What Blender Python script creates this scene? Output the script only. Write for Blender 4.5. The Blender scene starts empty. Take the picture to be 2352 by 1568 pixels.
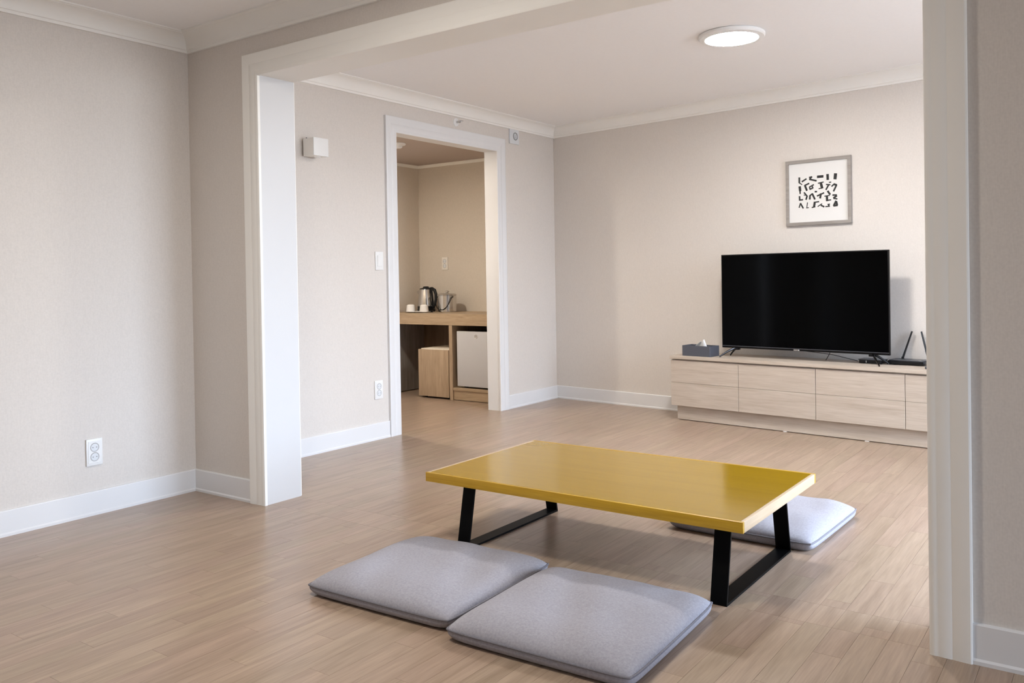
import bpy, bmesh, math, random
from mathutils import Vector, Matrix

random.seed(7)
S = bpy.context.scene
COL = S.collection

# ------------------------------------------------------------------ camera
CAM_H = 1.05
F_PX, CX, CY = 1957.5, 1176.0, 655.5          # focal length and principal point in the 2352 x 1568 frame
YAW, PITCH, ROLL = -0.6211, -0.0107, -0.0164
_c, _s = math.cos(YAW), math.sin(YAW)
fw, rt, up = Vector((_s, _c, 0)), Vector((_c, -_s, 0)), Vector((0, 0, 1))
_cp, _sp = math.cos(PITCH), math.sin(PITCH)
fw, up = fw * _cp + up * _sp, up * _cp - fw * _sp
_cr, _sr = math.cos(ROLL), math.sin(ROLL)
rt, up = rt * _cr + up * _sr, up * _cr - rt * _sr
cam_data = bpy.data.cameras.new('camera')
cam = bpy.data.objects.new('camera', cam_data)
COL.objects.link(cam)
cam.matrix_world = Matrix(((rt.x, up.x, -fw.x, 0), (rt.y, up.y, -fw.y, 0), (rt.z, up.z, -fw.z, CAM_H), (0, 0, 0, 1)))
cam_data.sensor_fit = 'HORIZONTAL'
cam_data.sensor_width = 36.0
cam_data.lens = 36.0 * F_PX / 2352.0
cam_data.shift_x = 0.0
cam_data.shift_y = -(784.0 - CY) / 2352.0
cam_data.clip_start = 0.02
S.camera = cam

# ------------------------------------------------------------------ world, light, exposure
SKY_STRENGTH = 10.2
W = bpy.data.worlds.new('overcast_sky')
S.world = W
W.use_nodes = True
nt = W.node_tree
nt.nodes.clear()
w_out = nt.nodes.new('ShaderNodeOutputWorld')
w_bg = nt.nodes.new('ShaderNodeBackground')
w_tc = nt.nodes.new('ShaderNodeTexCoord')
w_sep = nt.nodes.new('ShaderNodeSeparateXYZ')
w_ramp = nt.nodes.new('ShaderNodeValToRGB')
w_map = nt.nodes.new('ShaderNodeMapRange')
w_map.inputs['From Min'].default_value = -1.0
w_map.inputs['From Max'].default_value = 1.0
nt.links.new(w_tc.outputs['Generated'], w_sep.inputs[0])
nt.links.new(w_sep.outputs['Z'], w_map.inputs['Value'])
nt.links.new(w_map.outputs['Result'], w_ramp.inputs['Fac'])
e = w_ramp.color_ramp.elements
e[0].position = 0.47
e[0].color = (0.42, 0.45, 0.49, 1)
e[1].position = 0.53
e[1].color = (0.76, 0.93, 1.18, 1)
e2 = w_ramp.color_ramp.elements.new(1.0)
e2.color = (0.74, 0.93, 1.22, 1)
nt.links.new(w_ramp.outputs['Color'], w_bg.inputs['Color'])
w_bg.inputs['Strength'].default_value = SKY_STRENGTH
nt.links.new(w_bg.outputs[0], w_out.inputs[0])

XR1, XR2 = 4.2, 0.95                      # window walls of the near and of the far room
WIN1 = (0.7, 2.42, 0.10, 1.58)            # near room window: y0, y1, z0, z1
WIN2 = (3.0, 4.9, 0.06, 2.10)           # far room balcony window

def portal(name, x, y0, y1, z0, z1):
    d = bpy.data.lights.new(name, 'AREA')
    d.shape = 'RECTANGLE'
    d.size = z1 - z0
    d.size_y = y1 - y0
    d.cycles.is_portal = True
    o = bpy.data.objects.new(name, d)
    COL.objects.link(o)
    o.location = (x, (y0 + y1) / 2, (z0 + z1) / 2)
    o.rotation_euler = (0, math.radians(90), 0)

portal('near_window_daylight', XR1 + 0.21, *WIN1)
portal('far_window_daylight', XR2 + 0.21, *WIN2)

S.view_settings.view_transform = 'Standard'
S.view_settings.look = 'None'
S.view_settings.exposure = 0.80
S.view_settings.gamma = 1.0
S.view_settings.use_curve_mapping = False
S.cycles.diffuse_bounces = 5
S.cycles.max_bounces = 8

# ------------------------------------------------------------------ helpers
def tag(o, label=None, cat=None, group=None, kind=None):
    if label: o['label'] = label
    if cat: o['category'] = cat
    if group: o['group'] = group
    if kind: o['kind'] = kind
    return o

def empty(name, loc=(0, 0, 0), rz=0.0):
    o = bpy.data.objects.new(name, None)
    COL.objects.link(o)
    o.location = loc
    o.rotation_euler = (0, 0, rz)
    o.empty_display_size = 0.05
    return o

class MB:
    """collects geometry; build() links it as one mesh object"""
    def __init__(self):
        self.bm = bmesh.new()
    def box(self, x0, x1, y0, y1, z0, z1):
        v = [self.bm.verts.new(p) for p in ((x0,y0,z0),(x1,y0,z0),(x1,y1,z0),(x0,y1,z0),(x0,y0,z1),(x1,y0,z1),(x1,y1,z1),(x0,y1,z1))]
        for f in ((0,3,2,1),(4,5,6,7),(0,1,5,4),(1,2,6,5),(2,3,7,6),(3,0,4,7)):
            self.bm.faces.new([v[i] for i in f])
        return self
    def prism(self, pts, y0, y1):
        """outline in x,z extruded along y"""
        a = [self.bm.verts.new((x, y0, z)) for x, z in pts]
        b = [self.bm.verts.new((x, y1, z)) for x, z in pts]
        n = len(pts)
        self.bm.faces.new(a)
        self.bm.faces.new(b[::-1])
        for i in range(n):
            self.bm.faces.new((a[i], b[i], b[(i+1) % n], a[(i+1) % n]))
        return self
    def poly(self, pts, z0, z1):
        """outline in x,y extruded along z"""
        a = [self.bm.verts.new((x, y, z0)) for x, y in pts]
        b = [self.bm.verts.new((x, y, z1)) for x, y in pts]
        n = len(pts)
        self.bm.faces.new(a[::-1])
        self.bm.faces.new(b)
        for i in range(n):
            self.bm.faces.new((a[i], a[(i+1) % n], b[(i+1) % n], b[i]))
        return self
    def lathe(self, prof, n=32, axis='z', c=(0, 0, 0)):
        """prof: (radius, height) pairs, closed with caps where the radius is 0"""
        def P(r, h, a):
            x, y = r * math.cos(a), r * math.sin(a)
            q = {'z': (x, y, h), 'y': (x, h, y), 'x': (h, x, y)}[axis]
            return (q[0]+c[0], q[1]+c[1], q[2]+c[2])
        rings = []
        for r, h in prof:
            if r < 1e-6:
                rings.append([self.bm.verts.new(P(0, h, 0))])
            else:
                rings.append([self.bm.verts.new(P(r, h, 2*math.pi*i/n)) for i in range(n)])
        for A, B in zip(rings, rings[1:]):
            for i in range(n):
                j = (i+1) % n
                if len(A) == 1 and len(B) == 1: continue
                if len(A) == 1: self.bm.faces.new((A[0], B[i], B[j]))
                elif len(B) == 1: self.bm.faces.new((A[i], A[j], B[0]))
                else: self.bm.faces.new((A[i], A[j], B[j], B[i]))
        return self
    def tube(self, path, r, n=8, closed=False, sx=1.0, sy=1.0):
        path = [Vector(p) for p in path]
        m = len(path)
        rr = r if isinstance(r, (list, tuple)) else [r] * m
        rings = []
        prev = None
        for i in range(m):
            if closed: t = path[(i+1) % m] - path[i-1]
            else: t = path[min(i+1, m-1)] - path[max(i-1, 0)]
            t.normalize()
            if prev is None:
                ref = Vector((0, 0, 1)) if abs(t.z) < 0.9 else Vector((1, 0, 0))
                u = t.cross(ref).normalized()
            else:
                u = (prev - t * prev.dot(t)).normalized()
            prev = u
            v = t.cross(u)
            rings.append([self.bm.verts.new(path[i] + u*(rr[i]*sx*math.cos(2*math.pi*k/n)) + v*(rr[i]*sy*math.sin(2*math.pi*k/n))) for k in range(n)])
        last = m if closed else m-1
        for i in range(last):
            A, B = rings[i], rings[(i+1) % m]
            for k in range(n):
                j = (k+1) % n
                self.bm.faces.new((A[k], A[j], B[j], B[k]))
        if not closed:
            self.bm.faces.new(rings[0][::-1])
            self.bm.faces.new(rings[-1])
        return self
    def build(self, name, mat, parent=None, bevel=0.0, segs=2, smooth=True, loc=None):
        bm = self.bm
        bmesh.ops.recalc_face_normals(bm, faces=bm.faces)
        if bevel > 0:
            ed = [x for x in bm.edges if len(x.link_faces) == 2 and x.calc_face_angle(0) > math.radians(35)]
            bmesh.ops.bevel(bm, geom=ed, offset=bevel, segments=segs, affect='EDGES', profile=0.6, clamp_overlap=True)
        me = bpy.data.meshes.new(name)
        bm.to_mesh(me)
        bm.free()
        me.materials.append(mat)
        if smooth:
            for p in me.polygons: p.use_smooth = True
            me.set_sharp_from_angle(angle=math.radians(32))
        o = bpy.data.objects.new(name, me)
        COL.objects.link(o)
        if parent: o.parent = parent
        if loc: o.location = loc
        return o

def mesh_obj(name, verts, faces, mat, parent=None, smooth=False):
    me = bpy.data.meshes.new(name)
    me.from_pydata(verts, [], faces)
    me.validate()
    bm = bmesh.new(); bm.from_mesh(me); bmesh.ops.recalc_face_normals(bm, faces=bm.faces); bm.to_mesh(me); bm.free()
    me.materials.append(mat)
    if smooth:
        for p in me.polygons: p.use_smooth = True
        me.set_sharp_from_angle(angle=math.radians(32))
    o = bpy.data.objects.new(name, me)
    COL.objects.link(o)
    if parent: o.parent = parent
    return o

def cell_wall(name, us, zs, filled, to3, thick, mat):
    """a wall as a grid of cells, some left open; to3(u, w, z) maps to the room, w from 0 (face) to thick"""
    verts, faces, idx = [], [], {}
    def V(i, j, k):
        key = (i, j, k)
        if key not in idx:
            idx[key] = len(verts)
            verts.append(to3(us[i], thick * k, zs[j]))
        return idx[key]
    nu, nz = len(us)-1, len(zs)-1
    def F(i, j): return 0 <= i < nu and 0 <= j < nz and filled(i, j)
    for i in range(nu):
        for j in range(nz):
            if not F(i, j): continue
            for k in (0, 1):
                faces.append([V(i,j,k), V(i+1,j,k), V(i+1,j+1,k), V(i,j+1,k)])
            if not F(i-1, j): faces.append([V(i,j,0), V(i,j+1,0), V(i,j+1,1), V(i,j,1)])
            if not F(i+1, j): faces.append([V(i+1,j,0), V(i+1,j+1,0), V(i+1,j+1,1), V(i+1,j,1)])
            if not F(i, j-1): faces.append([V(i,j,0), V(i+1,j,0), V(i+1,j,1), V(i,j,1)])
            if not F(i, j+1): faces.append([V(i,j+1,0), V(i+1,j+1,0), V(i+1,j+1,1), V(i,j+1,1)])
    return mesh_obj(name, verts, faces, mat)

def sweep(path, prof, to3, closed=False):
    """mitred sweep, one solid per segment: path in 2D, prof = (offset to the left of the path, height);
    yields (verts, faces) for each segment"""
    n = len(path)
    P = [Vector(p) for p in path]
    def nrm(a, b):
        d = (b - a).normalized()
        return Vector((-d.y, d.x))
    segs = n if closed else n-1
    N = [nrm(P[i], P[(i+1) % n]) for i in range(segs)]
    M = []
    for i in range(n):
        if closed: a, b = N[i-1], N[i]
        else: a, b = N[max(i-1, 0)], N[min(i, segs-1)]
        m = a + b
        m = m / max(m.dot(a), 1e-6) if m.length > 1e-6 else a
        M.append(m)
    out = []
    for i in range(segs):
        vs = []
        for q in (i, (i+1) % n):
            for off, h in prof:
                p = P[q] + M[q] * off
                vs.append(to3(p.x, p.y, h))
        k = len(prof)
        fs = [[a, (a+1) % k, (a+1) % k + k, a + k] for a in range(k)]
        fs += [list(range(k))[::-1], list(range(k, 2*k))]
        out.append((vs, fs))
    return out

# ------------------------------------------------------------------ materials
def new_mat(name):
    m = bpy.data.materials.new(name)
    m.use_nodes = True
    return m, m.node_tree, m.node_tree.nodes['Principled BSDF']

def plain(name, col, rough=0.5, metal=0.0, spec=0.5, coat=0.0, var=0.0, scale=30.0, bump=0.0):
    m, t, b = new_mat(name)
    b.inputs['Base Color'].default_value = (*col, 1)
    b.inputs['Roughness'].default_value = rough
    b.inputs['Metallic'].default_value = metal
    b.inputs['Specular IOR Level'].default_value = spec
    b.inputs['Coat Weight'].default_value = coat
    b.inputs['Coat Roughness'].default_value = 0.05
    tc = t.nodes.new('ShaderNodeTexCoord')
    nz = t.nodes.new('ShaderNodeTexNoise')
    nz.inputs['Scale'].default_value = scale
    nz.inputs['Detail'].default_value = 4
    t.links.new(tc.outputs['Object'], nz.inputs['Vector'])
    mx = t.nodes.new('ShaderNodeMix'); mx.data_type = 'RGBA'
    mx.inputs['A'].default_value = (*[c*(1-var) for c in col], 1)
    mx.inputs['B'].default_value = (*[min(1, c*(1+var)) for c in col], 1)
    t.links.new(nz.outputs['Fac'], mx.inputs['Factor'])
    t.links.new(mx.outputs['Result'], b.inputs['Base Color'])
    if bump:
        bp = t.nodes.new('ShaderNodeBump')
        bp.inputs['Strength'].default_value = bump
        bp.inputs['Distance'].default_value = 0.002
        t.links.new(nz.outputs['Fac'], bp.inputs['Height'])
        t.links.new(bp.outputs[0], b.inputs['Normal'])
    return m

def wallpaper(name, col, var=0.04):
    m, t, b = new_mat(name)
    b.inputs['Roughness'].default_value = 0.72
    b.inputs['Specular IOR Level'].default_value = 0.25
    tc = t.nodes.new('ShaderNodeTexCoord')
    def nz(sc, det):
        mp = t.nodes.new('ShaderNodeMapping')
        mp.inputs['Scale'].default_value = sc
        n = t.nodes.new('ShaderNodeTexNoise')
        n.inputs['Scale'].default_value = 1.0
        n.inputs['Detail'].default_value = det
        t.links.new(tc.outputs['Object'], mp.inputs['Vector'])
        t.links.new(mp.outputs[0], n.inputs['Vector'])
        return n
    a = nz((330, 330, 28), 2)       # vertical linen threads
    c = nz((150, 150, 150), 0)
    ad = t.nodes.new('ShaderNodeMath'); ad.operation = 'ADD'
    t.links.new(a.outputs['Fac'], ad.inputs[0]); t.links.new(c.outputs['Fac'], ad.inputs[1])
    mr = t.nodes.new('ShaderNodeMapRange')
    mr.inputs['From Min'].default_value = 0.6; mr.inputs['From Max'].default_value = 1.4
    t.links.new(ad.outputs[0], mr.inputs['Value'])
    mx = t.nodes.new('ShaderNodeMix'); mx.data_type = 'RGBA'
    mx.inputs['A'].default_value = (*[q*(1-var) for q in col], 1)
    mx.inputs['B'].default_value = (*[q*(1+var) for q in col], 1)
    t.links.new(mr.outputs[0], mx.inputs['Factor'])
    t.links.new(mx.outputs['Result'], b.inputs['Base Color'])
    return m

def wood(name, dark, light, axis='x', rough=0.45, spec=0.4, scale=1.0, per=None, tone=0.0, coat=0.0, contrast=(0.3, 0.7)):
    """long-grained wood; per: None, 'object' or 'island' gives each board its own tone and grain"""
    m, t, b = new_mat(name)
    b.inputs['Roughness'].default_value = rough
    b.inputs['Specular IOR Level'].default_value = spec
    b.inputs['Coat Weight'].default_value = coat
    b.inputs['Coat Roughness'].default_value = 0.06
    tc = t.nodes.new('ShaderNodeTexCoord')
    vec = tc.outputs['Object']
    rnd = None
    if per:
        if per == 'object':
            rn = t.nodes.new('ShaderNodeObjectInfo'); rnd = rn.outputs['Random']
        else:
            rn = t.nodes.new('ShaderNodeNewGeometry'); rnd = rn.outputs['Random Per Island']
        ml = t.nodes.new('ShaderNodeMath'); ml.operation = 'MULTIPLY'; ml.inputs[1].default_value = 57.0
        t.links.new(rnd, ml.inputs[0])
        va = t.nodes.new('ShaderNodeVectorMath'); va.operation = 'ADD'
        t.links.new(vec, va.inputs[0]); t.links.new(ml.outputs[0], va.inputs[1])
        vec = va.outputs[0]
    def nz(along, across, det, dist):
        mp = t.nodes.new('ShaderNodeMapping')
        sc = [across*scale]*3
        sc['xyz'.index(axis)] = along*scale
        mp.inputs['Scale'].default_value = sc
        n = t.nodes.new('ShaderNodeTexNoise')
        n.inputs['Scale'].default_value = 1.0
        n.inputs['Detail'].default_value = det
        n.inputs['Distortion'].default_value = dist
        t.links.new(vec, mp.inputs['Vector']); t.links.new(mp.outputs[0], n.inputs['Vector'])
        return n
    g1 = nz(1.6, 22, 3, 0.8)
    g2 = nz(7, 150, 2, 0.0)
    ad = t.nodes.new('ShaderNodeMath'); ad.operation = 'MULTIPLY_ADD'; ad.inputs[1].default_value = 0.6
    t.links.new(g1.outputs['Fac'], ad.inputs[0])
    m2 = t.nodes.new('ShaderNodeMath'); m2.operation = 'MULTIPLY'; m2.inputs[1].default_value = 0.4
    t.links.new(g2.outputs['Fac'], m2.inputs[0]); t.links.new(m2.outputs[0], ad.inputs[2])
    mr = t.nodes.new('ShaderNodeMapRange')
    mr.inputs['From Min'].default_value = contrast[0]; mr.inputs['From Max'].default_value = contrast[1]
    t.links.new(ad.outputs[0], mr.inputs['Value'])
    mx = t.nodes.new('ShaderNodeMix'); mx.data_type = 'RGBA'
    mx.inputs['A'].default_value = (*dark, 1); mx.inputs['B'].default_value = (*light, 1)
    t.links.new(mr.outputs[0], mx.inputs['Factor'])
    col = mx.outputs['Result']
    if per and tone:
        mt = t.nodes.new('ShaderNodeMapRange')
        mt.inputs['To Min'].default_value = 1-tone; mt.inputs['To Max'].default_value = 1+tone
        t.links.new(rnd, mt.inputs['Value'])
        hs = t.nodes.new('ShaderNodeHueSaturation')
        t.links.new(mt.outputs[0], hs.inputs['Value'])
        m3 = t.nodes.new('ShaderNodeMath'); m3.operation = 'MULTIPLY'; m3.inputs[1].default_value = 7.31
        fr = t.nodes.new('ShaderNodeMath'); fr.operation = 'FRACT'
        t.links.new(rnd, m3.inputs[0]); t.links.new(m3.outputs[0], fr.inputs[0])
        mh = t.nodes.new('ShaderNodeMapRange'); mh.inputs['To Min'].default_value = 0.494; mh.inputs['To Max'].default_value = 0.506
        t.links.new(fr.outputs[0], mh.inputs['Value']); t.links.new(mh.outputs[0], hs.inputs['Hue'])
        t.links.new(col, hs.inputs['Color'])
        col = hs.outputs['Color']
    t.links.new(col, b.inputs['Base Color'])
    return m

def fabric(name, col):
    m, t, b = new_mat(name)
    b.inputs['Roughness'].default_value = 0.9
    b.inputs['Specular IOR Level'].default_value = 0.15
    b.inputs['Sheen Weight'].default_value = 0.03
    b.inputs['Sheen Roughness'].default_value = 0.5
    tc = t.nodes.new('ShaderNodeTexCoord')
    nz = t.nodes.new('ShaderNodeTexNoise'); nz.inputs['Scale'].default_value = 150; nz.inputs['Detail'].default_value = 3
    n2 = t.nodes.new('ShaderNodeTexNoise'); n2.inputs['Scale'].default_value = 900; n2.inputs['Detail'].default_value = 1
    t.links.new(tc.outputs['Object'], nz.inputs['Vector']); t.links.new(tc.outputs['Object'], n2.inputs['Vector'])
    ad = t.nodes.new('ShaderNodeMath'); ad.operation = 'ADD'
    t.links.new(nz.outputs['Fac'], ad.inputs[0]); t.links.new(n2.outputs['Fac'], ad.inputs[1])
    mr = t.nodes.new('ShaderNodeMapRange'); mr.inputs['From Min'].default_value = 0.6; mr.inputs['From Max'].default_value = 1.4
    t.links.new(ad.outputs[0], mr.inputs['Value'])
    mx = t.nodes.new('ShaderNodeMix'); mx.data_type = 'RGBA'
    mx.inputs['A'].default_value = (*[q*0.80 for q in col], 1); mx.inputs['B'].default_value = (*[q*1.20 for q in col], 1)
    t.links.new(mr.outputs[0], mx.inputs['Factor']); t.links.new(mx.outputs['Result'], b.inputs['Base Color'])
    bp = t.nodes.new('ShaderNodeBump'); bp.inputs['Strength'].default_value = 0.25; bp.inputs['Distance'].default_value = 0.0015
    t.links.new(ad.outputs[0], bp.inputs['Height']); t.links.new(bp.outputs[0], b.inputs['Normal'])
    return m

def emitter(name, col, strength):
    m, t, b = new_mat(name)
    b.inputs['Base Color'].default_value = (0.8, 0.8, 0.8, 1)
    b.inputs['Emission Color'].default_value = (*col, 1)
    b.inputs['Emission Strength'].default_value = strength
    return m

WALL = wallpaper('beige_linen_wallpaper', (0.675, 0.63, 0.585))
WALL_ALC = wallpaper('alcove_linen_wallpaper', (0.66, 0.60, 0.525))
CEIL = plain('ceiling_paper', (0.89, 0.88, 0.875), rough=0.8, spec=0.2, var=0.02, scale=60)
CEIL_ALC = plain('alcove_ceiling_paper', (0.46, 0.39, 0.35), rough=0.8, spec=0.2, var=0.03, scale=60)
TRIM = plain('ivory_trim_paint', (0.87, 0.855, 0.815), rough=0.5, spec=0.3, var=0.01, scale=8)
WHITE = plain('white_trim_paint', (0.735, 0.735, 0.74), rough=0.4, spec=0.45, var=0.01, scale=8)
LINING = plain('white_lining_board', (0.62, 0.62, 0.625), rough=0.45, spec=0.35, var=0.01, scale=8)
SUB = plain('subfloor', (0.16, 0.115, 0.085), rough=0.9, var=0.2)
FLOOR_O = wood('floor_oak_boards', (0.265, 0.188, 0.130), (0.42, 0.312, 0.232), axis='y', rough=0.29, spec=0.50, per='object', tone=0.045, scale=1.3, contrast=(0.3, 0.7))
FLOOR_I = wood('floor_oak_boards_joined', (0.265, 0.188, 0.130), (0.42, 0.312, 0.232), axis='y', rough=0.29, spec=0.50, per='island', tone=0.045, scale=1.3, contrast=(0.3, 0.7))
CAB = wood('pale_oak_laminate', (0.42, 0.345, 0.275), (0.56, 0.485, 0.41), axis='x', rough=0.5, spec=0.3, scale=1.4, contrast=(0.28, 0.66))
ALC_WOOD = wood('honey_oak_laminate', (0.34, 0.245, 0.155), (0.52, 0.395, 0.265), axis='x', rough=0.45, spec=0.35, scale=2.2)
ALC_WOOD_V = wood('honey_oak_laminate_upright', (0.34, 0.245, 0.16), (0.51, 0.385, 0.265), axis='z', rough=0.45, spec=0.35, scale=2.0)
GREY_WOOD = wood('grey_brown_laminate', (0.17, 0.145, 0.125), (0.29, 0.26, 0.235), axis='z', rough=0.5, spec=0.3, scale=1.6)
DARK_WOOD = wood('dark_brown_board', (0.10, 0.065, 0.04), (0.19, 0.13, 0.085), axis='z', rough=0.5, spec=0.3)
TOP_YEL = wood('mustard_lacquered_wood', (0.295, 0.168, 0.007), (0.37, 0.22, 0.012), axis='x', rough=0.13, spec=0.55, coat=0.0, scale=0.8, contrast=(0.05, 0.95))
EDGE_YEL = wood('mustard_edge_band', (0.42, 0.235, 0.012), (0.60, 0.36, 0.03), axis='x', rough=0.35, spec=0.4, scale=1.6)
EDGE_LIT = wood('window_lit_edge_band', (0.50, 0.37, 0.24), (0.62, 0.48, 0.33), axis='y', rough=0.35, spec=0.4, scale=1.6)  # end bands coloured paler to carry the window light on the right edge
BLACK_METAL = plain('black_powder_coat', (0.002, 0.002, 0.0022), rough=0.45, spec=0.08, var=0.1, scale=200)
CUSHION = fabric('grey_cushion_cloth', (0.345, 0.34, 0.38))
PIPING = fabric('grey_piping_cloth', (0.20, 0.195, 0.22))
SCREEN = plain('black_screen_glass', (0.0005, 0.0005, 0.0006), rough=0.10, spec=0.05, var=0.0)
BEZEL = plain('black_bezel_plastic', (0.003, 0.003, 0.0035), rough=0.3, spec=0.2, var=0.1)
PLASTIC_BLK = plain('black_plastic', (0.006, 0.006, 0.007), rough=0.32, spec=0.3, var=0.1)
PLASTIC_GRY = plain('dark_grey_plastic', (0.06, 0.063, 0.073), rough=0.3, spec=0.5, var=0.05)
CHROME = plain('polished_metal', (0.62, 0.61, 0.60), rough=0.14, metal=1.0, var=0.02)
DARK_CHROME = plain('dark_polished_metal', (0.05, 0.05, 0.053), rough=0.18, metal=1.0, var=0.02)
STEEL = plain('brushed_steel', (0.56, 0.54, 0.51), rough=0.22, metal=1.0, var=0.03, scale=80)
PLASTIC_WHT = plain('white_plastic', (0.80, 0.80, 0.79), rough=0.35, spec=0.5, var=0.01)
PLASTIC_IVR = plain('ivory_plastic', (0.80, 0.77, 0.72), rough=0.4, spec=0.5, var=0.01)
PLASTIC_BLU = plain('pale_grey_plastic', (0.70, 0.72, 0.74), rough=0.4, spec=0.5, var=0.01)
RING = plain('socket_ring_grey', (0.46, 0.46, 0.46), rough=0.45, var=0.02)
SLOT = plain('hole_shadow_and_dial_grey', (0.22, 0.22, 0.22), rough=0.5, var=0.02)  # hole shadow painted on socket discs; plain colour of dial ring and pointer
PORCELAIN = plain('white_porcelain', (0.84, 0.83, 0.82), rough=0.18, spec=0.5, var=0.01)
FRIDGE = plain('silver_grey_enamel', (0.575, 0.58, 0.61), rough=0.35, spec=0.5, var=0.02)
FRIDGE_DK = plain('fridge_side_dark', (0.03, 0.03, 0.03), rough=0.5, var=0.05)
CREAM = fabric('cream_seat_cloth', (0.80, 0.72, 0.60))
TISSUE = plain('tissue_paper', (0.86, 0.86, 0.86), rough=0.9, spec=0.1, var=0.02, scale=120, bump=0.2)
LEATHER = plain('blue_grey_leatherette', (0.075, 0.08, 0.10), rough=0.5, spec=0.45, var=0.15, scale=250, bump=0.2)
FRAME_GRY = wood('grey_wood_frame', (0.24, 0.215, 0.195), (0.36, 0.33, 0.305), axis='x', rough=0.5, scale=2.0)
PAPER = plain('white_art_paper', (0.72, 0.715, 0.70), rough=0.7, spec=0.3, var=0.01)
INK = plain('black_ink', (0.012, 0.012, 0.012), rough=0.6, var=0.3, scale=60)
LAMP = emitter('lit_diffuser', (1.0, 0.965, 0.92), 132.0)
LAMP_FILL = emitter('fill_lamp_diffuser', (1.0, 0.94, 0.86), 92.0)
LAMP_WARM = emitter('lit_warm_lens', (1.0, 0.91, 0.78), 540.0)
ALU = plain('white_window_frame', (0.78, 0.78, 0.78), rough=0.4, var=0.01)

# ------------------------------------------------------------------ plan
X0, Y0 = -3.804, 2.552            # near room: left wall, wall with the wide opening
Y0B = 2.752                       # far face of that wall
X1 = -3.963                       # far room: wall with the alcove doorway
YB = -2.3                         # back of the near room
TVA = math.radians(-7.29)         # the television wall is a little out of square
PT = Vector((X1, 6.18, 0))
uT = Vector((math.cos(TVA), math.sin(TVA), 0))
nT = Vector((-math.sin(TVA), math.cos(TVA), 0))
ZC1, ZC2, ZCA = 2.272, 2.312, 2.118
ZTOP = 2.45
OPEN_L, OPEN_R, OPEN_T = -3.252, -0.430, 2.004
DOOR_A, DOOR_B, DOOR_T = 4.212, 5.352, 2.030
XDB = -4.075                      # alcove side of the doorway wall
XA, YA = -5.47, 6.13              # alcove end wall and counter wall
YA0 = 3.9

def tv_at(u, off, z): 
    p = PT + uT*u - nT*off
    return (p.x, p.y, z)

# ------------------------------------------------------------------ structure: floor and its boards
PW, PL, PT_H = 0.078, 0.66, 0.008
u_end = (XR2 + 0.35 - X1) / math.cos(TVA)
rooms = [(X0 - 0.02, XR1 + 0.1, YB - 0.05, Y0 + 0.02, None),
         (OPEN_L - 0.03, OPEN_R + 0.03, Y0 + 0.02, Y0B - 0.02, None),
         (X1 - 0.01, XR2 + 0.1, Y0B - 0.02, 6.22, 'tv'),
         (XDB - 0.02, X1 - 0.01, DOOR_A - 0.03, DOOR_B + 0.03, None),
         (XA - 0.02, XDB - 0.02, YA0 - 0.02, YA + 0.02, None)]
fl = MB()
fl.box(XA - 0.3, XR1 + 0.4, YB - 0.3, 6.6, -0.12, -PT_H)
floor = fl.build('floor', SUB, smooth=False)
tag(floor, 'pale greige oak strip floor running through both rooms', 'floor', kind='structure')

def to_px(p):
    d = Vector(p) - Vector((0, 0, CAM_H))
    dz = d.dot(fw)
    if dz < 0.05: return None
    return (CX + F_PX*d.dot(rt)/dz, CY - F_PX*d.dot(up)/dz)

boards = []
for (x0, x1, y0, y1, flag) in rooms:
    ia, ib = math.floor(x0/PW), math.ceil(x1/PW)
    for i in range(ia, ib):
        ax, bx = max(i*PW, x0), min((i+1)*PW, x1)
        if bx - ax < 0.004: continue
        yend = y1
        if flag == 'tv': yend = PT.y + 0.03 + math.tan(TVA)*((ax+bx)/2 - X1)
        off = ((i*0.377) % 1.0) * PL
        k = math.floor((y0 - off)/PL)
        while k*PL + off < yend:
            ay, by = max(k*PL + off, y0), min((k+1)*PL + off, yend)
            k += 1
            if by - ay < 0.01: continue
            boards.append((ax, bx, ay, by))
def area_px(b):
    ax, bx, ay, by = b
    q = [to_px(p) for p in ((ax,ay,0),(bx,ay,0),(bx,by,0),(ax,by,0))]
    if any(p is None for p in q): return 0
    cxp, cyp = sum(p[0] for p in q)/4, sum(p[1] for p in q)/4
    if not (-150 < cxp < 2500 and -100 < cyp < 1680): return 0
    if ay < Y0 and False: return 0
    # hidden behind the wall pieces beside the opening
    mx, my = (ax+bx)/2, (ay+by)/2
    if my > Y0B and mx < 0:
        t = Y0B / my
        if not (OPEN_L - 0.08 < mx*t < OPEN_R + 0.08): return 0
    if mx < X1:
        t = X1 / mx
        if not (DOOR_A - 0.1 < my*t < DOOR_B + 0.1): return 0
    return abs(sum(q[i][0]*q[(i+1)%4][1] - q[(i+1)%4][0]*q[i][1] for i in range(4)))/2
boards.sort(key=area_px, reverse=True)
G = 0.0003
mesh_cache = {}
rest = MB()
for n, (ax, bx, ay, by) in enumerate(boards):
    if n < 300 and area_px((ax, bx, ay, by)) > 0:
        key = (round(bx-ax, 4), round(by-ay, 4))
        if key not in mesh_cache:
            w, l = (bx-ax)/2 - G, (by-ay)/2 - G
            o = MB().box(-w, w, -l, l, -PT_H, 0).build('floorboard', FLOOR_O, floor, smooth=False)
            mesh_cache[key] = o.data
        else:
            o = bpy.data.objects.new('floorboard', mesh_cache[key])
            COL.objects.link(o); o.parent = floor
        o.location = ((ax+bx)/2, (ay+by)/2, 0)
    else:
        rest.box(ax+G, bx-G, ay+G, by-G, -PT_H, 0)
o = rest.build('floorboard_remainder', FLOOR_I, floor, smooth=False)
tag(o, kind='stuff')

# ------------------------------------------------------------------ structure: walls and ceilings
def struct(o, label, cat):
    return tag(o, label, cat, kind='structure')

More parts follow.
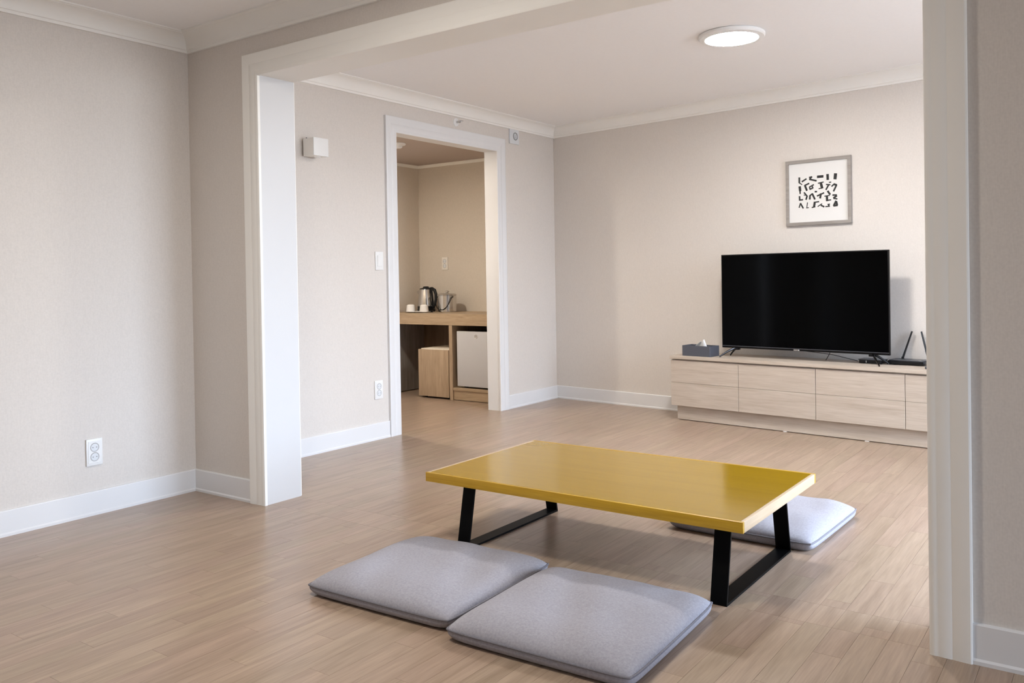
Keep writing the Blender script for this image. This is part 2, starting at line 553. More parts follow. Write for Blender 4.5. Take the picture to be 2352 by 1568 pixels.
T = 0.2
struct(cell_wall('wall_left', [YB, Y0 + 0.1], [0, ZTOP], lambda i, j: True, lambda u, w, z: (X0 - w, u, z), T, WALL),
       'plain beige linen-papered wall with the lower socket, near room', 'wall')
struct(cell_wall('wall_opening', [X0 - 0.1, OPEN_L - 0.011, OPEN_R + 0.011, XR1 + 0.1], [0, OPEN_T + 0.011, ZTOP], lambda i, j: not (i == 1 and j == 0),
       lambda u, w, z: (u, Y0 + w, z), Y0B - Y0, WALL), 'beige wall pierced by the wide white-cased opening', 'wall')
struct(cell_wall('wall_doorway', [Y0B - 0.02, DOOR_A - 0.011, DOOR_B + 0.011, 6.45], [0, DOOR_T + 0.011, ZTOP], lambda i, j: not (i == 1 and j == 0),
       lambda u, w, z: (X1 - w, u, z), X1 - XDB, WALL), 'beige wall around the white-cased doorway to the alcove', 'wall')
struct(cell_wall('wall_television', [-0.3, u_end], [0, ZTOP], lambda i, j: True,
       lambda u, w, z: tuple(PT + uT*u + nT*w + Vector((0, 0, z))), T, WALL), 'beige wall behind the television and framed print', 'wall')
struct(cell_wall('wall_back', [X0 - 0.2, XR1 + 0.2], [0, ZTOP], lambda i, j: True, lambda u, w, z: (u, YB - w, z), T, WALL),
       'beige wall behind the viewer', 'wall')
def win_wall(name, x, ys, win, label):
    y0, y1, z0, z1 = win
    struct(cell_wall(name, [ys[0], y0, y1, ys[1]], [0, z0, z1, ZTOP], lambda i, j: not (i == 1 and j == 1), lambda u, w, z: (x + w, u, z), T, WALL), label, 'wall')
win_wall('wall_right', XR1, (YB - 0.2, Y0 + 0.1), WIN1, 'beige window wall of the near room')
win_wall('wall_right_far', XR2, (Y0B - 0.1, 6.0), WIN2, 'beige window wall of the far room')
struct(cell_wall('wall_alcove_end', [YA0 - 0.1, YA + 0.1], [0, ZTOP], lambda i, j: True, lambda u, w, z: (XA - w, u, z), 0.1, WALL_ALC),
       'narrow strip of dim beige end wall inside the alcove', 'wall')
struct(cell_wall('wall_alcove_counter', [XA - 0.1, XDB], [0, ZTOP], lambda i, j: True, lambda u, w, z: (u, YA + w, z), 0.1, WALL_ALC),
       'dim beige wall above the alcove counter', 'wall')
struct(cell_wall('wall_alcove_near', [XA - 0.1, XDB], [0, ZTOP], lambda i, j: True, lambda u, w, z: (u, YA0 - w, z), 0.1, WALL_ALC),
       'alcove wall on the near side', 'wall')

struct(MB().box(X0 - 0.1, XR1 + 0.1, YB - 0.1, Y0 + 0.05, ZC1, ZC1 + 0.1).build('ceiling', CEIL, smooth=False), 'pale ceiling of the near room', 'ceiling')
struct(MB().poly([(X1 - 0.05, Y0B - 0.05), (XR2 + 0.1, Y0B - 0.05), (XR2 + 0.1, 5.75), (X1 - 0.05, 6.3)], ZC2, ZC2 + 0.1).build('ceiling_far', CEIL, smooth=False), 'pale ceiling of the far room with the round lamp', 'ceiling')
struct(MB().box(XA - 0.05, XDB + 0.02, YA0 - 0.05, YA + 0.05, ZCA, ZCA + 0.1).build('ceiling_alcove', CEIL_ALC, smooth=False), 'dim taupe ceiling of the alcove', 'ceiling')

# ------------------------------------------------------------------ trims
def plan3(x, y, h): return (x, y, h)
def trim_set(names, path, prof, mat, label, cat, to3=plan3, closed=False, parent=None):
    res = []
    for (vs, fs), nm in zip(sweep(path, prof, to3, closed), names):
        if nm is None: continue
        o = mesh_obj(nm, vs, fs, mat, parent, smooth=True)
        if parent is None: struct(o, label[len(res)] if isinstance(label, (list, tuple)) else label, cat)
        res.append(o)
    return res

BB_H = 0.108
BB = [(0, 0), (0.016, 0), (0.016, 0.010), (0.0115, 0.016), (0.0115, BB_H - 0.004), (0.009, BB_H), (0, BB_H)]
# baseboards: walking with the room on the left hand
CAS_W = 0.105
yd = DOOR_A - CAS_W
trim_set(['baseboard_opening_left', 'baseboard_left'], [(OPEN_L - CAS_W + 0.002, Y0), (X0, Y0), (X0, YB)], BB, WHITE,
         ['short white skirting between the corner and the wide opening', 'white skirting along the left wall'], 'baseboard')
trim_set(['baseboard_opening_right'], [(XR1, Y0), (OPEN_R + CAS_W - 0.004, Y0)], BB, WHITE, 'white skirting right of the wide opening', 'baseboard')
trim_set(['baseboard_doorway_near'], [(X1, DOOR_A - CAS_W + 0.002), (X1, Y0B)], BB, WHITE, 'white skirting between the opening and the alcove doorway', 'baseboard')
tv_e = tv_at(u_end - 0.4, 0, 0)
trim_set(['baseboard_television', 'baseboard_doorway_far'], [(tv_e[0], tv_e[1]), (PT.x, PT.y), (X1, DOOR_B + CAS_W - 0.002)], BB, WHITE,
         ['white skirting along the television wall', 'short white skirting between the alcove doorway and the corner'], 'baseboard')

def crown(zb, zc, b):
    a = zc - zb
    pts = [(0, zb - 0.0), (0.012, zb), (0.014, zb + 0.012), (0.020, zb + 0.015)]
    for k in range(1, 8):       # cove
        t = k/8
        ang = math.pi/2 * t
        pts.append((0.020 + (b - 0.034)*(1 - math.cos(ang)), zb + 0.015 + (a - 0.027)*math.sin(ang)))
    pts += [(b - 0.014, zc - 0.012), (b - 0.012, zc - 0.010), (b, zc - 0.008), (b, zc), (0, zc)]
    return pts
trim_set(['trim_1', 'trim_2', 'trim_3', 'trim_4'], [(XR1, Y0), (X0, Y0), (X0, YB), (XR1, YB)], crown(2.190, ZC1 + 0.002, 0.10), TRIM,
         ['cream crown moulding above the wide opening', 'cream crown moulding above the left wall', 'cream crown moulding above the wall behind the viewer', 'crown'], 'moulding')
tv_r = tv_at((XR2 - X1)/math.cos(TVA), 0, 0)
trim_set(['trim_5', 'trim_6', 'trim_7'], [(XR2, Y0B), (tv_r[0], tv_r[1]), (PT.x, PT.y), (X1, Y0B)], crown(2.226, ZC2 + 0.002, 0.09), TRIM,
         ['cream crown moulding above the far window wall', 'cream crown moulding above the television wall', 'cream crown moulding above the doorway wall'], 'moulding')
AC = [(0, ZCA - 0.026), (0.010, ZCA - 0.026), (0.022, ZCA - 0.008), (0.022, ZCA + 0.002), (0, ZCA + 0.002)]
trim_set(['trim_8', 'trim_9'], [(XDB, YA), (XA, YA), (XA, YA0)], AC, TRIM, ['thin cream cornice above the counter wall', 'thin cream cornice above the alcove end wall'], 'moulding')

# cased opening: lining boards and moulded casing
CP = [(0, 0), (0, 0.013), (0.004, 0.0155), (0.016, 0.0165), (0.022, 0.0150), (0.026, 0.0160), (0.052, 0.0180), (0.057, 0.0162), (0.062, 0.0175), (CAS_W - 0.012, 0.0205), (CAS_W - 0.004, 0.0205), (CAS_W, 0.0180), (CAS_W, 0)]
def casing(root, a, b, top, to3, mat):
    # path inside edge, opening on the right hand so the profile runs outwards on the left
    for (vs, fs) in sweep([(a, 0.0), (a, top), (b, top), (b, 0.0)], CP, to3):
        mesh_obj('casing_board', vs, fs, mat, root, smooth=True)
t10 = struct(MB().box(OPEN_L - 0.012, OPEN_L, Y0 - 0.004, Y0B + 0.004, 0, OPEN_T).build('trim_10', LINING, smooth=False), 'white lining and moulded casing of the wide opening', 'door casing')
MB().box(OPEN_R, OPEN_R + 0.012, Y0 - 0.004, Y0B + 0.004, 0, OPEN_T).build('lining_board', WHITE, t10, smooth=False)
MB().box(OPEN_L - 0.012, OPEN_R + 0.012, Y0 - 0.004, Y0B + 0.004, OPEN_T, OPEN_T + 0.012).build('head_board', TRIM, t10, smooth=False)
casing(t10, OPEN_L + 0.004, OPEN_R - 0.004, OPEN_T - 0.004, lambda u, z, h: (u, Y0 - h, z), TRIM)
casing(t10, OPEN_L - 0.007, OPEN_R + 0.007, OPEN_T + 0.007, lambda u, z, h: (u, Y0B + h, z), TRIM)
t11 = struct(MB().box(XDB - 0.004, X1 + 0.004, DOOR_A - 0.012, DOOR_A, 0, DOOR_T).build('trim_11', WHITE, smooth=False), 'white lining and moulded casing of the alcove doorway', 'door casing')
MB().box(XDB - 0.004, X1 + 0.004, DOOR_B, DOOR_B + 0.012, 0, DOOR_T).build('lining_board', WHITE, t11, smooth=False)
MB().box(XDB - 0.004, X1 + 0.004, DOOR_A - 0.012, DOOR_B + 0.012, DOOR_T, DOOR_T + 0.012).build('head_board', WHITE, t11, smooth=False)
casing(t11, DOOR_A + 0.004, DOOR_B - 0.004, DOOR_T - 0.004, lambda u, z, h: (X1 + h, u, z), WHITE)

# ------------------------------------------------------------------ windows that light the rooms (out of view)
def window(name, x, win, n, label):
    y0, y1, z0, z1 = win
    fr = MB().box(x + 0.06, x + 0.14, y0, y1, z0, z0 + 0.05).build(name, ALU, smooth=False)
    struct(fr, label, 'window')
    MB().box(x + 0.06, x + 0.14, y0, y1, z1 - 0.05, z1).build('window_frame', ALU, fr, smooth=False)
    for k in range(n + 1):
        yc = y0 + 0.025 + (y1 - y0 - 0.05)*k/n
        MB().box(x + 0.06, x + 0.14, yc - 0.025, yc + 0.025, z0 + 0.05, z1 - 0.05).build('window_frame', ALU, fr, smooth=False)
window('window_1', XR1, WIN1, 2, 'white framed window of the near room')
window('window_2', XR2, WIN2, 2, 'tall white framed balcony window of the far room')

# ------------------------------------------------------------------ low table
TX0, TX1, TY0, TY1, TZ, TH = -2.222, -0.942, 2.503, 3.258, 0.290, 0.035
tb = empty('low_table', ((TX0+TX1)/2, (TY0+TY1)/2, 0))
tag(tb, 'low mustard-yellow rectangular table on black metal legs', 'table')
hx, hy = (TX1-TX0)/2, (TY1-TY0)/2
EW = 0.012
MB().box(-hx+EW+0.0006, hx-EW-0.0006, -hy+EW+0.0006, hy-EW-0.0006, TZ-TH, TZ-0.0004).build('table_top', TOP_YEL, tb, bevel=0.0006, segs=1)
MB().box(-hx, hx, -hy, -hy+EW, TZ-TH, TZ).build('edge_band', EDGE_YEL, tb, bevel=0.0015)
MB().box(-hx, hx, hy-EW, hy, TZ-TH, TZ).build('edge_band', EDGE_YEL, tb, bevel=0.0015)
MB().box(hx-EW, hx, -hy+EW, hy-EW, TZ-TH, TZ).build('edge_band', EDGE_LIT, tb, bevel=0.0015)
MB().box(-hx, -hx+EW, -hy+EW, hy-EW, TZ-TH, TZ).build('edge_band', EDGE_LIT, tb, bevel=0.0015)
def leg_frame(xa, xb):
    cx_, cy_ = tb.location.x, tb.location.y
    a, b = xa - cx_, xb - cx_
    yf, yr = 2.553 - cy_, 3.192 - cy_
    zt = TZ - TH
    tk, sp = 0.008, 0.048
    fr = empty('leg_frame'); fr.parent = tb
    def yz(pts, nm):
        v = [(a, y, z) for y, z in pts] + [(b, y, z) for y, z in pts]
        n = len(pts)
        f = [list(range(n)), list(range(n, 2*n))[::-1]] + [[i, i+n, (i+1) % n + n, (i+1) % n] for i in range(n)]
        mesh_obj(nm, v, f, BLACK_METAL, fr)
    yz([(yf, 0), (yr, 0), (yr, tk), (yf, tk)], 'foot_bar')
    yz([(yf, tk), (yf + tk, tk), (yf + sp + tk, zt - tk), (yf + sp, zt - tk)], 'leg')
    yz([(yr, tk), (yr - tk, tk), (yr - sp - tk, zt - tk), (yr - sp, zt - tk)], 'leg')
    yz([(yf + sp, zt - tk), (yr - sp, zt - tk), (yr - sp, zt), (yf + sp, zt)], 'mounting_bar')
leg_frame(-2.108, -2.053)
leg_frame(-1.072, -1.017)

# ------------------------------------------------------------------ floor cushions
def cushion(loc, rz, size, seed, label):
    rnd = random.Random(seed)
    root = empty('floor_cushion', loc, rz)
    tag(root, label, 'cushion', 'grey floor cushions around the low table')
    n, a = 36, size/2
    seam, ht, hb = 0.034, 0.042, 0.034
    ph = [rnd.uniform(0, 6.28) for _ in range(6)]
    def shp(s, t):
        # nearly straight sides, rounded corners
        return a*s*(1 - 0.006*t*t - 0.022*abs(t)**13), a*t*(1 - 0.006*s*s - 0.022*abs(s)**13)
    verts, idx, faces = [], {}, []
    for side in (0, 1):
        for i in range(n+1):
            for j in range(n+1):
                # finer spacing near the rim
                s = math.sin((i/n - 0.5)*math.pi); t = math.sin((j/n - 0.5)*math.pi)
                edge = i in (0, n) or j in (0, n)
                if side == 1 and edge:
                    idx[(1, i, j)] = idx[(0, i, j)]; continue
                x, y = shp(s, t)
                e = (1 - abs(s)**6) * (1 - abs(t)**6)
                eb = (1 - abs(s)**14) * (1 - abs(t)**14)
                if side == 0:
                    z = seam + ht * max(e, 0)**0.50
                    z += 0.0035*e*(math.sin(7*x/a + ph[0] + 2*y/a) + math.sin(6*y/a + ph[1]) + 0.6*math.sin(11*x/a + 5*y/a + ph[2]))
                else:
                    z = seam - hb * min(1.0, 1.3*max(eb, 0)**0.45)
                    bulge = 1 + 0.014*math.sin(math.pi*min(1.0, max(0.0, (seam - z)/hb)))
                    x, y = x*bulge, y*bulge
                idx[(side, i, j)] = len(verts)
                verts.append((x, y, max(z, 0.0)))
    for side in (0, 1):
        for i in range(n):
            for j in range(n):
                faces.append([idx[(side, i, j)], idx[(side, i+1, j)], idx[(side, i+1, j+1)], idx[(side, i, j+1)]])
    o = mesh_obj('cushion_cover', verts, faces, CUSHION, root)
    for p in o.data.polygons: p.use_smooth = True
    rim = []
    m = 24
    for q in range(4*m):
        k, f = divmod(q, m)
        v = math.sin((f/m - 0.5)*math.pi)
        s, t = ((v, -1), (1, v), (-v, 1), (-1, -v))[k]
        x, y = shp(s, t)
        rim.append((x*1.004, y*1.004, seam))
    MB().tube(rim, 0.0034, n=8, closed=True).build('piping', PIPING, root)
cushion((-1.932, 2.200, 0), math.radians(2.2), 0.595, 1, 'grey square floor cushion in front of the table, left of the front pair')
cushion((-1.315, 2.178, 0), math.radians(2.2), 0.595, 2, 'grey square floor cushion in front of the table, nearest the viewer')
cushion((-1.230, 3.512, 0), math.radians(-2.0), 0.595, 3, 'grey square floor cushion behind the table, half hidden by it')

# ------------------------------------------------------------------ television cabinet
CU0, CD, CZ = 1.372, 0.36, 0.463
cols = [1.372, 1.903, 2.440, 2.985, 3.525]
cab = empty('tv_cabinet', tv_at(CU0, 0.0, 0), TVA)
tag(cab, 'long low pale oak television cabinet with drawer fronts', 'cabinet')
L = cols[-1] - CU0
MB().box(0.028, L - 0.028, -0.322, -0.02, 0.004, 0.104).build('plinth', CAB, cab, bevel=0.001, segs=1)
MB().box(0.03, 0.05, -0.31, -0.29, 0, 0.004).build('glide', PLASTIC_WHT, cab, smooth=False)
for gx in (0.83, 1.36, 1.9):
    MB().box(gx, gx + 0.025, -0.321, -0.29, 0, 0.004).build('glide', PLASTIC_WHT, cab, smooth=False)
MB().box(0, L, -0.341, -0.02, 0.104, 0.441).build('carcass', CAB, cab, smooth=False)
MB().box(-0.002, L + 0.002, -0.372, -0.014, 0.441, CZ).build('worktop', CAB, cab, bevel=0.0012, segs=1)
for a, b in zip(cols, cols[1:]):
    a -= CU0; b -= CU0
    MB().box(a + 0.0015, b - 0.0015, -0.360, -0.341, 0.272, 0.431).build('drawer_front', CAB, cab, bevel=0.0012, segs=1)
    MB().box(a + 0.0015, b - 0.0015, -0.360, -0.341, 0.106, 0.2705).build('drawer_front', CAB, cab, bevel=0.0012, segs=1)

# ------------------------------------------------------------------ television
tv = empty('television', tv_at(1.712, 0.215, CZ), TVA)
tag(tv, 'large black flat-screen television standing on the oak cabinet', 'television')
TWD, TB, TT = 1.142, 0.063, 0.714
MB().box(0, TWD, -0.010, 0.012, TB, TT).build('panel', BEZEL, tv, bevel=0.003)
MB().box(0.10, TWD - 0.10, 0.012, 0.055, TB + 0.02, TB + 0.36).build('rear_housing', PLASTIC_BLK, tv, bevel=0.015)
MB().box(0.007, TWD - 0.007, -0.0112, -0.0098, TB + 0.018, TT - 0.007).build('screen', SCREEN, tv, smooth=False)
MB().box(0.004, TWD - 0.004, -0.0125, -0.006, TB + 0.0125, TB + 0.0165).build('trim_strip', PLASTIC_GRY, tv, smooth=False)
MB().box(0.525, 0.565, -0.0130, -0.009, TB + 0.002, TB + 0.010).build('badge', CHROME, tv, bevel=0.001, segs=1)
for fx, sg in ((0.105, -1), (1.037, 1)):
    ft = empty('stand_foot', (fx, 0, 0)); ft.parent = tv
    for dy, nm in ((-0.105, 'front_prong'), (0.050, 'rear_prong')):
        pts = []
        for k in range(9):
            t = k/8
            pts.append((sg*0.075*t**1.2, dy*t, TB - (TB - 0.006)*(t**1.6)))
        MB().tube(pts, [0.010 - 0.0045*k/8 for k in range(9)], n=10, sx=0.75, sy=1.0).build(nm, DARK_CHROME if dy < 0 else BEZEL, ft)
    MB().box(-0.022, 0.022, -0.016, 0.016, TB - 0.012, TB + 0.004).build('bracket', BEZEL, ft, bevel=0.003)

def cable(pts, r, label):
    P = [Vector(p) for p in pts]
    path = []
    for i in range(len(P)-1):          # Catmull-Rom
        a, b, c, d = P[max(i-1, 0)], P[i], P[i+1], P[min(i+2, len(P)-1)]
        for k in range(8):
            t = k/8
            path.append(0.5*((2*b) + (c-a)*t + (2*a-5*b+4*c-d)*t*t + (3*b-a-3*c+d)*t**3))
    path.append(P[-1])
    tag(MB().tube(path, r, n=6).build('power_cable', PLASTIC_BLK), label, 'cable')
cable([tv_at(2.19, 0.165, 0.545), tv_at(2.26, 0.12, 0.520), tv_at(2.42, 0.09, 0.503), tv_at(2.53, 0.08, 0.482), tv_at(2.60, 0.07, 0.4665)], 0.0022, 'thin black cable sagging sideways beneath the television')
cable([tv_at(2.455, 0.155, 0.545), tv_at(2.445, 0.14, 0.515), tv_at(2.425, 0.13, 0.485), tv_at(2.41, 0.12, 0.4660)], 0.0022, 'thin black cable dropping steeply beneath the television')

# ------------------------------------------------------------------ things on the cabinet
tis = empty('tissue_box', tv_at(1.448, 0.325, CZ), TVA + math.radians(-2))
tag(tis, 'dark blue-grey tissue box with a white tissue sticking out', 'tissue box')
bw, bd, bh, tk = 0.226, 0.125, 0.074, 0.005
MB().box(0, bw, 0, tk, 0, bh).build('box_side', LEATHER, tis, bevel=0.0012, segs=1)
MB().box(0, bw, bd - tk, bd, 0, bh).build('box_side', LEATHER, tis, bevel=0.0012, segs=1)
MB().box(0, tk, tk, bd - tk, 0, bh).build('box_side', LEATHER, tis, bevel=0.0012, segs=1)
MB().box(bw - tk, bw, tk, bd - tk, 0, bh).build('box_side', LEATHER, tis, bevel=0.0012, segs=1)
MB().box(tk, bw - tk, tk, bd - tk, 0, 0.006).build('box_base', LEATHER, tis, smooth=False)
tvs, tfs = [], []
NT = 14
for i in range(NT+1):
    for j in range(NT+1):
        s, t = i/NT, j/NT
        x = 0.052 + 0.125*s*(1 - 0.75*t) + 0.075*t
        z = 0.050 + t*(0.066*(0.80 + 0.20*s)) + 0.003*math.sin(5*s + 3*t)
        y = 0.060 + 0.010*math.sin(6*s) * (1 - 0.4*t) - 0.018*t
        tvs.append((x, y, z))
for i in range(NT):
    for j in range(NT):
        a = i*(NT+1) + j
        tfs.append([a, a+NT+1, a+NT+2, a+1])
ts = mesh_obj('tissue', tvs, tfs, TISSUE, tis, smooth=True)
md = ts.modifiers.new('thickness', 'SOLIDIFY'); md.thickness = 0.0012

stb = empty('set_top_box', tv_at(2.640, 0.165, CZ), TVA)
tag(stb, 'small flat black set-top box behind the television foot', 'set-top box')
MB().poly([(0, 0.006), (0.012, 0), (0.128, 0), (0.14, 0.006), (0.14, 0.11), (0, 0.11)], 0, 0.022).build('housing', PLASTIC_BLK, stb, bevel=0.003)
MB().poly([(-0.006, 0.004), (0.012, -0.004), (0.128, -0.004), (0.146, 0.004), (0.146, 0.112), (-0.006, 0.112)], 0.022, 0.026).build('lid', PLASTIC_GRY, stb, bevel=0.0012, segs=1)
MB().box(0.046, 0.0495, -0.0008, 0.003, 0.005, 0.018).build('indicator', PLASTIC_WHT, stb, smooth=False)

ro = empty('wifi_router', tv_at(2.812, 0.152, CZ), TVA)
tag(ro, 'black router with two upright antennas on the oak cabinet', 'router')
MB().poly([(0.006, 0), (0.214, 0), (0.22, 0.006), (0.22, 0.125), (0.21, 0.135), (0.01, 0.135), (0, 0.125), (0, 0.006)], 0.004, 0.026).build('body', PLASTIC_BLK, ro, bevel=0.005)
MB().poly([(0.008, 0.004), (0.212, 0.004), (0.212, 0.128), (0.008, 0.128)], 0.026, 0.031).build('cover', PLASTIC_GRY, ro, bevel=0.003)
MB().lathe([(0.0, 0), (0.010, 0), (0.010, 0.0012), (0, 0.0012)], n=16, c=(0.185, 0.022, 0.031)).build('button', CHROME, ro)
for ax_, lean in ((0.055, 0.055), (0.235, -0.040)):
    an = empty('antenna', (ax_ if ax_ < 0.2 else 0.205, 0.118, 0.028)); an.parent = ro
    MB().lathe([(0, -0.006), (0.008, -0.006), (0.008, 0.014), (0, 0.014)], n=12).build('hinge', PLASTIC_BLK, an)
    MB().tube([(0, 0, 0.006), (lean*0.4, 0.003, 0.075), (lean, 0.006, 0.175)], [0.0105, 0.0095, 0.0082], n=8, sx=1.0, sy=0.6).build('blade', PLASTIC_BLK, an)

rc = empty('remote_control', tv_at(3.075, 0.285, CZ), TVA + math.radians(12))
tag(rc, 'small rounded black remote lying at the cabinet edge by the casing', 'remote')
MB().box(0, 0.15, -0.022, 0.022, 0, 0.017).build('shell', PLASTIC_GRY, rc, bevel=0.008, segs=3)
MB().box(0.012, 0.135, -0.014, 0.014, 0.0165, 0.0185).build('keypad', PLASTIC_BLK, rc, bevel=0.001, segs=1)

# ------------------------------------------------------------------ framed print
pic = empty('framed_print', tv_at(2.326, 0.0, 1.5865), TVA)
tag(pic, 'square grey-framed print of black brush marks above the television', 'picture')
PWD, PHT, FRW, FD = 0.447, 0.444, 0.0215, 0.024
hw, hh = PWD/2, PHT/2
def frame_bar(pts):
    v = [(x, -FD, z) for x, z in pts] + [(x, -0.002, z) for x, z in pts]
    mesh_obj('frame_bar', v, [[0,1,2,3],[7,6,5,4],[0,4,5,1],[1,5,6,2],[2,6,7,3],[3,7,4,0]], FRAME_GRY, pic)
i_w, i_h = hw - FRW, hh - FRW
frame_bar([(-hw, hh), (hw, hh), (i_w, i_h), (-i_w, i_h)])
frame_bar([(-hw, -hh), (-i_w, -i_h), (i_w, -i_h), (hw, -hh)])
frame_bar([(-hw, -hh), (-hw, hh), (-i_w, i_h), (-i_w, -i_h)])
frame_bar([(hw, -hh), (i_w, -i_h), (i_w, i_h), (hw, hh)])
MB().box(-i_w - 0.003, i_w + 0.003, -0.014, -0.004, -i_h - 0.003, i_h + 0.003).build('paper', PAPER, pic, smooth=False)
MARKS = [[(-0.129, 0.1047, -0.1302, 0.0698, 0.0131), (-0.1302, 0.0698, -0.1106, 0.0557, 0.0073)], [(-0.1106, 0.0762, -0.08, 0.0918, 0.0114)], [(-0.0596, 0.1001, -0.0412, 0.1025, 0.0102), (-0.0412, 0.1025, -0.0575, 0.0877, 0.0114), (-0.0575, 0.0877, -0.0106, 0.0732, 0.0122)], [(-0.0024, 0.0996, 0.0355, 0.0985, 0.0184)], [(0.0669, 0.1084, 0.0669, 0.0754, 0.0184)], [(0.1208, 0.1074, 0.1159, 0.0758, 0.0224)], [(-0.1269, 0.0427, -0.1249, 0.0158, 0.0184), (-0.1249, 0.0158, -0.1249, -0.0048, 0.0102)], [(-0.0616, 0.0595, -0.0902, 0.0497, 0.0114), (-0.0902, 0.0497, -0.0779, 0.0138, 0.0147)], [(-0.029, 0.0484, -0.0575, 0.0366, 0.0098), (-0.0575, 0.0366, -0.0555, 0.0201, 0.0106), (-0.0555, 0.0201, -0.0351, 0.0265, 0.0106), (-0.0351, 0.0265, -0.0412, 0.0421, 0.0106)], [(0.0016, 0.0558, 0.0384, 0.0607, 0.0082), (0.02, 0.057, 0.0282, 0.0211, 0.0184), (0.0057, 0.019, 0.0363, 0.0225, 0.0073)], [(0.0567, 0.0429, 0.0832, 0.0386, 0.009), (0.073, 0.0383, 0.0547, 0.0088, 0.0114), (0.0771, 0.0552, 0.0894, 0.0557, 0.0082)], [(0.0935, 0.0277, 0.1098, 0.0403, 0.0106), (0.1098, 0.0403, 0.1261, 0.0329, 0.0143), (0.1261, 0.0329, 0.1057, -0.0054, 0.0122)], [(-0.129, -0.023, -0.129, -0.0477, 0.0122), (-0.131, -0.0476, -0.1065, -0.0474, 0.0106)], [(-0.0963, 0.001, -0.0759, -0.0252, 0.0102), (-0.0983, -0.0152, -0.0779, -0.021, 0.0065), (-0.0759, -0.0252, -0.0841, -0.0471, 0.0122)], [(-0.0575, -0.0471, -0.0555, -0.0228, 0.0131), (-0.0555, -0.0228, -0.0392, -0.0118, 0.0106), (-0.0392, -0.0118, -0.0229, -0.0498, 0.0131)], [(-0.0208, 0.0009, -0.0086, -0.0001, 0.0114)], [(-0.0065, -0.0287, 0.0404, -0.0122, 0.0106), (0.02, -0.0166, 0.0139, -0.0445, 0.0143)], [(0.0669, -0.0022, 0.0812, -0.0255, 0.0139), (0.0445, -0.0347, 0.0792, -0.0314, 0.0073), (0.0608, -0.036, 0.0608, -0.0662, 0.0163), (0.0567, -0.0639, 0.0873, -0.0621, 0.009)], [(0.0996, -0.031, 0.1261, -0.033, 0.0114), (0.1261, -0.037, 0.1057, -0.0515, 0.0143), (0.1057, -0.0535, 0.1294, -0.0592, 0.0098)], [(-0.133, -0.0989, -0.1228, -0.0708, 0.009), (-0.1228, -0.0708, -0.1045, -0.1051, 0.0114)], [(-0.0739, -0.0683, -0.0788, -0.1028, 0.0065), (-0.082, -0.1046, -0.0657, -0.1037, 0.0065)], [(0.0057, -0.0682, -0.0229, -0.0701, 0.009), (-0.0229, -0.0701, -0.029, -0.1002, 0.0163), (-0.0433, -0.1045, -0.0208, -0.1008, 0.009)], [(-0.0024, -0.1, 0.0261, -0.0838, 0.0073), (0.02, -0.0935, 0.0404, -0.105, 0.0114)], [(0.0649, -0.0906, 0.0792, -0.0896, 0.0073), (0.073, -0.0912, 0.071, -0.1051, 0.0122), (0.0506, -0.1045, 0.0792, -0.1037, 0.0082)], [(0.122, -0.0727, 0.1057, -0.1015, 0.0143), (0.1057, -0.1015, 0.1302, -0.1012, 0.0143), (0.1241, -0.0768, 0.1281, -0.0991, 0.0143)]]
for k, mk in enumerate(MARKS):
    mb = MB()
    for q, (xa, za, xb, zb, w) in enumerate(mk):
        d = Vector((xb-xa, zb-za)).normalized(); nn = Vector((-d.y, d.x))*w/2; ex = d*w*0.18
        yy = -0.01435 - 0.00004*q
        pts = [Vector((xa, za))-ex+nn*0.9, Vector((xa, za))-ex-nn, Vector((xb, zb))+ex-nn*0.85, Vector((xb, zb))+ex+nn]
        mb.prism([(p.x, p.y) for p in pts], yy, -0.0138)
    mb.build('brush_mark', INK, pic, smooth=False)

# ------------------------------------------------------------------ wall fittings
def socket_plate(name, loc, rz, w, h, label, cover):
    r = empty(name, loc, rz)
    tag(r, label, 'socket')
    MB().box(-w/2, w/2, -0.009, 0, -h/2, h/2).build('plate', cover, r, bevel=0.0025)
    MB().box(-w/2 + 0.008, w/2 - 0.008, -0.0105, -0.008, -h/2 + 0.010, h/2 - 0.010).build('insert', cover, r, bevel=0.001, segs=1)
    for sz in (0.0215, -0.0215):
        o = MB().lathe([(0.0165, -0.0106), (0.0200, -0.0122), (0.0205, -0.0106)], n=28, axis='y', c=(0, 0, sz)).build('socket_ring', RING, r)
        MB().lathe([(0.0, -0.0107), (0.0172, -0.0107), (0.0172, -0.0103), (0, -0.0103)], n=28, axis='y', c=(0, 0, sz)).build('socket_well', PLASTIC_BLU, o)
        for px in (-0.0085, 0.0085):
            MB().lathe([(0, -0.0110), (0.0026, -0.0110), (0.0026, -0.0104), (0, -0.0104)], n=10, axis='y', c=(px, 0, sz)).build('pin_hole', SLOT, o)
    return r
RX = math.radians(90)
socket_plate('wall_socket', (X0, 2.029, 0.285), RX, 0.074, 0.120, 'white double wall socket low on the left wall', PLASTIC_WHT)
socket_plate('wall_socket', (X1, 4.014, 0.324), RX, 0.073, 0.120, 'white double wall socket low beside the alcove doorway', PLASTIC_WHT)
socket_plate('wall_socket', (-5.150, YA, 1.180), 0, 0.070, 0.118, 'ivory double wall socket above the alcove counter', PLASTIC_IVR)

sw = empty('light_switch', (X1, 4.040, 1.166), RX)
tag(sw, 'white light switch with one wide rocker beside the alcove doorway', 'switch')
MB().box(-0.036, 0.036, -0.008, 0, -0.060, 0.060).build('plate', PLASTIC_WHT, sw, bevel=0.0025)
MB().box(-0.020, 0.022, -0.012, -0.007, -0.036, 0.036).build('rocker', PLASTIC_WHT, sw, bevel=0.0015, segs=1)

